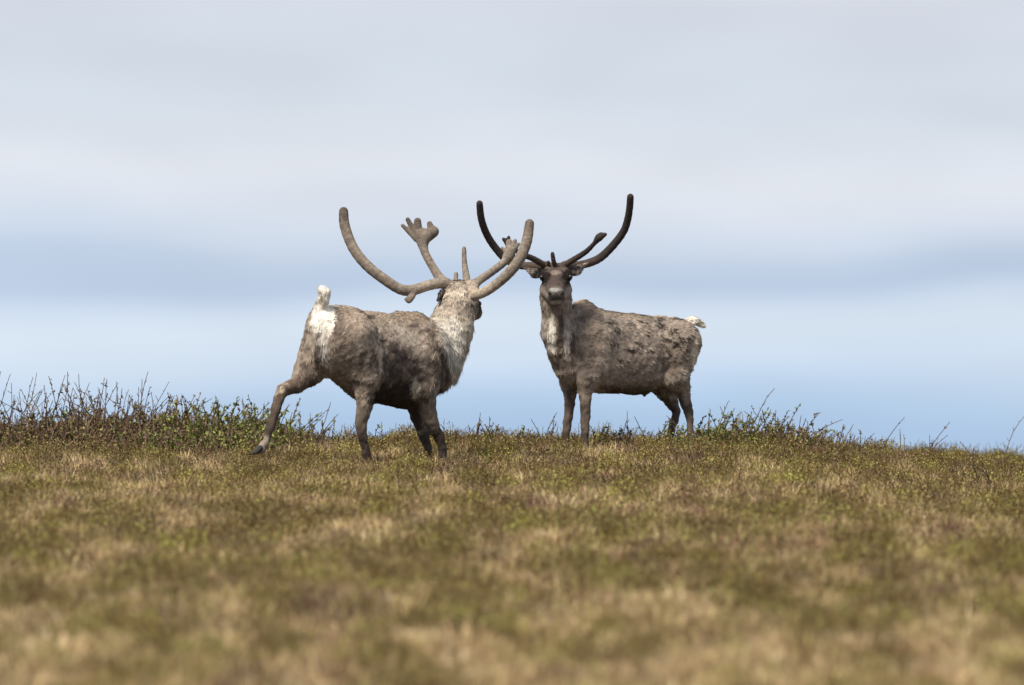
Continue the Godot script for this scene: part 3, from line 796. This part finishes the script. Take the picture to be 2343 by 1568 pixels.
func make_shrubs() -> void:
	shrub(4, 50.2, 165, 19, 0.3, 0.06, 0.35, "red", "willow_shrub", "tall reddish willow twigs at the left edge of the picture")
	shrub(75, 50.0, 125, 22, 0.35, 0.15, 0.5, "red", "willow_shrub", "reddish brown shrub just right of the left picture edge")
	shrub(128, 50.4, 150, 22, 0.35, 0.05, 0.45, "red", "willow_shrub", "bare upright twigs, tallest of the brown thicket at far left")
	shrub(205, 50.0, 130, 24, 0.35, 0.12, 0.5, "red", "willow_shrub", "brown leaved shrub between the tall bare twigs and the slanting twig")
	shrub(265, 50.3, 135, 22, 0.35, 0.1, 0.45, "red", "willow_shrub", "reddish shrub left of the long slanting twig in the thicket")
	shrub(312, 49.8, 150, 22, 0.3, 0.3, 0.45, "red", "willow_shrub", "brown shrub with one long twig slanting right above the thicket")
	shrub(372, 50.3, 118, 24, 0.35, 0.12, 0.6, "red", "willow_shrub", "mixed brown and green shrub in the middle of the left thicket")
	shrub(432, 49.9, 98, 28, 0.35, 0.12, 0.8, "green", "birch_shrub", "green leaved shrub where the brown thicket turns green")
	shrub(490, 50.1, 112, 32, 0.35, 0.22, 0.85, "green", "birch_shrub", "bushy bright green shrub left of the walking caribou")
	shrub(535, 49.8, 115, 32, 0.35, 0.3, 0.85, "green", "birch_shrub", "tallest green shrub leaning right, left of the walking caribou")
	shrub(588, 50.0, 104, 28, 0.3, 0.35, 0.8, "green", "birch_shrub", "green shrub leaning towards the stretched hind leg of the walking caribou")
	shrub(655, 50.2, 80, 19, 0.3, 0.35, 0.6, "green", "birch_shrub", "thin green shrub right behind the stretched hind leg")
	shrub(700, 50.3, 72, 8, 0.25, 0.35, 0.3, "red", "birch_shrub", "sparse twigs below the rump of the walking caribou")
	shrub(780, 50.3, 56, 5, 0.2, 0.45, 0.4, "green", "birch_shrub", "small sprig left of the near hind leg of the walking caribou")
	shrub(868, 50.3, 52, 6, 0.15, 0.15, 0.5, "green", "birch_shrub", "small leafy sprig under the belly of the walking caribou")
	shrub(905, 50.4, 40, 6, 0.2, 0.3, 0.4, "red", "birch_shrub", "low brown sprig between hind and front legs of the walking caribou")
	shrub(1035, 50.3, 44, 8, 0.2, 0.05, 0.4, "red", "birch_shrub", "low dark sprigs just right of the walking caribou's front legs")
	shrub(1105, 50.4, 50, 12, 0.3, 0.05, 0.5, "red", "birch_shrub", "low reddish shrub midway between the two caribou")
	shrub(1150, 50.4, 42, 10, 0.25, 0.1, 0.6, "green", "birch_shrub", "low green and brown shrub right of the reddish one between the caribou")
	shrub(1250, 50.6, 60, 7, 0.2, 0.25, 0.4, "red", "birch_shrub", "thin sprig left of the front legs of the standing caribou")
	shrub(1400, 50.3, 40, 8, 0.25, 0.15, 0.7, "green", "birch_shrub", "low green shrub under the belly of the standing caribou")
	shrub(1470, 50.4, 64, 8, 0.2, -0.35, 0.35, "red", "birch_shrub", "dark bare twigs leaning left under the standing caribou's flank")
	shrub(1560, 49.4, 56, 16, 0.25, 0.05, 0.8, "green", "birch_shrub", "bright green shrub around the hind feet of the standing caribou")
	shrub(1590, 49.6, 90, 3, 0.08, 0.4, 0.15, "red", "willow_shrub", "single dark twig curving right behind the standing caribou's hind leg", 0.6)
	shrub(1640, 49.7, 92, 34, 0.35, 0.25, 0.75, "green", "willow_shrub", "dense green and red shrub right of the standing caribou's hind legs")
	shrub(1690, 49.8, 135, 7, 0.15, 0.42, 0.3, "red", "willow_shrub", "long bare twigs slanting right above the shrub beside the standing caribou", 0.35)
	shrub(1712, 49.7, 92, 36, 0.35, 0.35, 0.65, "green", "willow_shrub", "green shrub under the long slanting twigs at right")
	shrub(1778, 50.0, 80, 32, 0.35, 0.4, 0.6, "brown", "willow_shrub", "olive shrub leaning right, beyond the long slanting twigs")
	shrub(1845, 50.3, 58, 22, 0.35, 0.35, 0.5, "brown", "willow_shrub", "low dark shrub on the falling crest right of the olive one")
	shrub(1930, 51.2, 54, 20, 0.4, 0.15, 0.45, "brown", "willow_shrub", "low brown sprigs left of the two bare twigs at right")
	shrub(2042, 51.2, 96, 6, 0.2, 0.27, 0.2, "red", "willow_shrub", "bare budding twigs leaning right, left of a pair on the right crest", 0.2)
	shrub(2118, 51.5, 92, 6, 0.2, 0.3, 0.2, "red", "willow_shrub", "bare budding twigs leaning right, right of a pair on the right crest", 0.2)
	shrub(2262, 47.5, 104, 9, 0.2, -0.5, 0.25, "brown", "willow_shrub", "dark branching twigs leaning left in front of the right crest", 0.2)
	shrub(2288, 52.0, 128, 1, 0.02, 0.14, 0.0, "brown", "grass_stalk", "one thin tall stalk against the sky at the right edge", 0.0)

	shrub(1640, 38.6, 36, 2, 0.03, 2.4, 0.05, "brown", "dead_twig", "dark dead twig lying slanted in the grass below the standing caribou's hind legs")
	shrub(2255, 41.5, 40, 2, 0.05, 0.8, 0.0, "brown", "straw_stem", "straw stem leaning right in the grass near the right edge")
	shrub(560, 33.5, 34, 2, 0.04, 2.0, 0.05, "brown", "dead_twig", "dark dead twig in the grass well below the walking caribou's trailing hoof")

func scatter(called: String, label: String, meshes: Array, material: Material, count: int, pick: Callable) -> void:
	var bufs := []
	for m in meshes: bufs.append(PackedFloat32Array())
	var tries := 0
	var made := 0
	while made < count and tries < count * 8:
		tries += 1
		var d := sqrt(rng.randf_range(15.0 * 15.0, 60.0 * 60.0))
		var x := rng.randf_range(-1.0, 1.0) * (0.083 * d + 1.0) * 1.12
		var h: Array = pick.call(x, d)          # [] or [size, colour]
		if h.is_empty(): continue
		var y := ground_height(x, d)
		var s: float = h[0]; var c: Color = h[1]
		var a := rng.randf() * TAU
		var lean := Vector3(0.16 + rng.randfn() * 0.16, 1.0, rng.randfn() * 0.16).normalized()
		var bx := lean.cross(Vector3(sin(a), 0, cos(a))).normalized(); var bz := bx.cross(lean)
		bx *= s; bz *= s; lean *= s * rng.randf_range(0.8, 1.25)
		var buf: PackedFloat32Array = bufs[made % meshes.size()]
		buf.append_array([bx.x, lean.x, bz.x, x, bx.y, lean.y, bz.y, y - 0.01, bx.z, lean.z, bz.z, -d, c.r, c.g, c.b, 1.0])
		bufs[made % meshes.size()] = buf
		made += 1
	var root := thing(called, label, "ground cover", Vector3.ZERO)
	root.set_meta("kind", "stuff")
	for i in meshes.size():
		if bufs[i].size() == 0: continue
		meshes[i].surface_set_material(0, material)
		add_copies("tuft", meshes[i], bufs[i], root)

func tuft(blades: int, tall: float, spread: float, wide: float) -> ArrayMesh:
	var st := SurfaceTool.new(); st.begin(Mesh.PRIMITIVE_TRIANGLES)
	for i in blades:
		var a := rng.randf() * TAU
		var p := Vector3(cos(a), 0, sin(a)) * spread * sqrt(rng.randf()) * 0.4
		var out := Vector3(cos(a), 0, sin(a)) * rng.randf_range(0.2, 1.3) + Vector3(rng.randfn() * 0.5 + 0.25, 0, rng.randfn() * 0.5)
		var len := tall * rng.randf_range(0.45, 1.1)
		var m := p + (Vector3.UP + out * 0.4).normalized() * len * 0.55
		var t := m + (Vector3.UP * rng.randf_range(0.1, 0.9) + out).normalized() * len * 0.5
		var side := Vector3(-sin(a + 0.6), 0, cos(a + 0.6)) * wide * 0.5
		var n := (side.cross(t - p).normalized() + Vector3(0, 0.15, 0)).normalized()
		var f := rng.randf_range(0.65, 1.3)
		for q in [p - side, m - side * 0.8, p + side, p + side, m - side * 0.8, m + side * 0.8, m - side * 0.8, t, m + side * 0.8]:
			st.set_color(Color(f, f, f * rng.randf_range(0.92, 1.05))); st.set_normal(n); st.add_vertex(q)
	return st.commit()

func leaf_clump(leaves: int, tall: float, spread: float, size: float) -> ArrayMesh:
	var st := SurfaceTool.new(); st.begin(Mesh.PRIMITIVE_TRIANGLES)
	for i in leaves:
		var p := Vector3(rng.randfn() * spread * 0.5, 0, rng.randfn() * spread * 0.5)
		p.y = tall * (0.15 + 0.85 * rng.randf()) * exp(-p.length_squared() / (spread * spread) * 0.8)
		var f := rng.randf_range(0.5, 1.45)
		leaf(st, p, Vector3(rng.randfn() + 0.3, rng.randfn() * 0.7 + 0.5, rng.randfn()).normalized(), size * rng.randf_range(0.6, 1.3), Color(f, f * rng.randf_range(0.88, 1.05), f * 0.9))
	for i in 5:
		var a := Vector3(rng.randfn() * spread * 0.3, 0, rng.randfn() * spread * 0.3)
		stick(st, a, a + Vector3(rng.randfn() * 0.3 + 0.15, 1, rng.randfn() * 0.3).normalized() * tall * rng.randf_range(0.7, 1.25), 0.003, 0.0015, Color(0.6, 0.42, 0.45))
	return st.commit()

func make_cover() -> void:
	var ok := func(x: float, d: float) -> bool:
		return d < 52.5 + 8.0 * smooth01(1.6, 4.5, x)
	var grass := [tuft(18, 0.09, 0.22, 0.007), tuft(16, 0.11, 0.24, 0.006), tuft(22, 0.075, 0.26, 0.007)]
	scatter("dry_sedge", "dry tan and brown sedge covering the whole slope", grass, leaf_material, 110000, func(x: float, d: float) -> Array:
		if not ok.call(x, d): return []
		var m := cover_mix(x, d)
		var u := rng.randf()
		var c := Color(0.365, 0.27, 0.15) if u < 0.46 else Color(0.24, 0.17, 0.095) if u < 0.66 else Color(0.40, 0.325, 0.205) if u < 0.75 else Color(0.23, 0.205, 0.078) if u < 0.94 else Color(0.20, 0.11, 0.08)
		var straw := 1.0 - smooth01(21.0, 27.0, d + 3.0 * noise_b.get_noise_2d(x * 0.8, d * 0.2))
		m.x -= 0.25 * straw; m.y -= 0.3 * straw
		c = grow(c, 1.36 + 0.12 * straw)
		c = c.lerp(Color(0.27, 0.215, 0.08), 0.45 * smooth01(0.0, 0.5, m.x))
		c = c.lerp(Color(0.12, 0.082, 0.058), 0.6 * smooth01(0.1, 0.5, m.y))
		return [rng.randf_range(0.6, 1.1) * (1.0 - 0.25 * smooth01(49.0, 51.0, d)), grow(c, rng.randf_range(0.6, 1.35))])
	var clumps := [leaf_clump(90, 0.11, 0.13, 0.015), leaf_clump(80, 0.14, 0.15, 0.016), leaf_clump(80, 0.085, 0.17, 0.014)]
	scatter("dwarf_shrub_cover", "low green and olive dwarf shrubs growing in patches through the sedge", clumps, leaf_material, 16000, func(x: float, d: float) -> Array:
		if not ok.call(x, d): return []
		var m := cover_mix(x, d)
		m.x -= 0.22 * (1.0 - smooth01(21.0, 27.0, d))
		if rng.randf() > smooth01(-0.25, 0.45, m.x) + 0.05: return []
		var u := rng.randf()
		var c := Color(0.175, 0.15, 0.055) if u < 0.45 else Color(0.235, 0.215, 0.07) if u < 0.68 else Color(0.15, 0.12, 0.052) if u < 0.9 else Color(0.27, 0.29, 0.07)
		return [rng.randf_range(0.6, 1.2), grow(c, rng.randf_range(0.85, 1.4))])
	scatter("heath_cover", "dark brown heath twigs growing in patches through the sedge", [leaf_clump(60, 0.10, 0.14, 0.014), leaf_clump(60, 0.08, 0.17, 0.013)], leaf_material, 8000, func(x: float, d: float) -> Array:
		if not ok.call(x, d): return []
		var m := cover_mix(x, d)
		if rng.randf() > smooth01(-0.1, 0.5, m.y) + 0.04: return []
		var c := Color(0.115, 0.076, 0.05) if rng.randf() < 0.7 else Color(0.14, 0.068, 0.05)
		return [rng.randf_range(0.6, 1.15), grow(c, rng.randf_range(0.7, 1.3))])
	# a fringe of low shrubs along the crest, denser in the thicket at left
	for hue in ["red", "green"]:
		var low := []
		for i in 4:
			var sh := shrub_shape(0.2, 10, 0.3, 0.18, 0.6, hue if i < 3 else "brown")
			var tw := SurfaceTool.new(); tw.begin(Mesh.PRIMITIVE_TRIANGLES)
			for q in sh[1] + [sh[0]]: tw.append_from(q, 0, Transform3D())
			low.append(tw.commit())
		var reddish: bool = hue == "red"
		scatter("crest_thicket", "tangle of low reddish twigs along the crest, thickest at far left" if reddish else "tangle of low green shrubs along the crest, thickest behind the walking caribou", low, twig_material, 1750 if reddish else 1500, func(x: float, d: float) -> Array:
			if d < 44.5 or d > 52.0: return []
			if d < 48.0: return [rng.randf_range(0.3, 0.55), Color.WHITE] if rng.randf() < 0.10 else []
			var left := smooth01(-1.5, -2.1, x)
			var right := smooth01(1.4, 1.8, x) * (1.0 - smooth01(2.4, 3.2, x))
			var red_here := 0.12 + 0.8 * smooth01(-2.6, -3.1, x) if x < -1.0 else 0.5
			if rng.randf() > (red_here if reddish else 1.0 - red_here): return []
			if rng.randf() > 0.4 + 0.6 * left + 0.6 * right: return []
			if left < 0.5 and d < 49.4 - 0.4 * right: return []
			return [(0.47 + 0.7 * left + 0.38 * right) * rng.randf_range(0.6, 1.3), Color.WHITE])
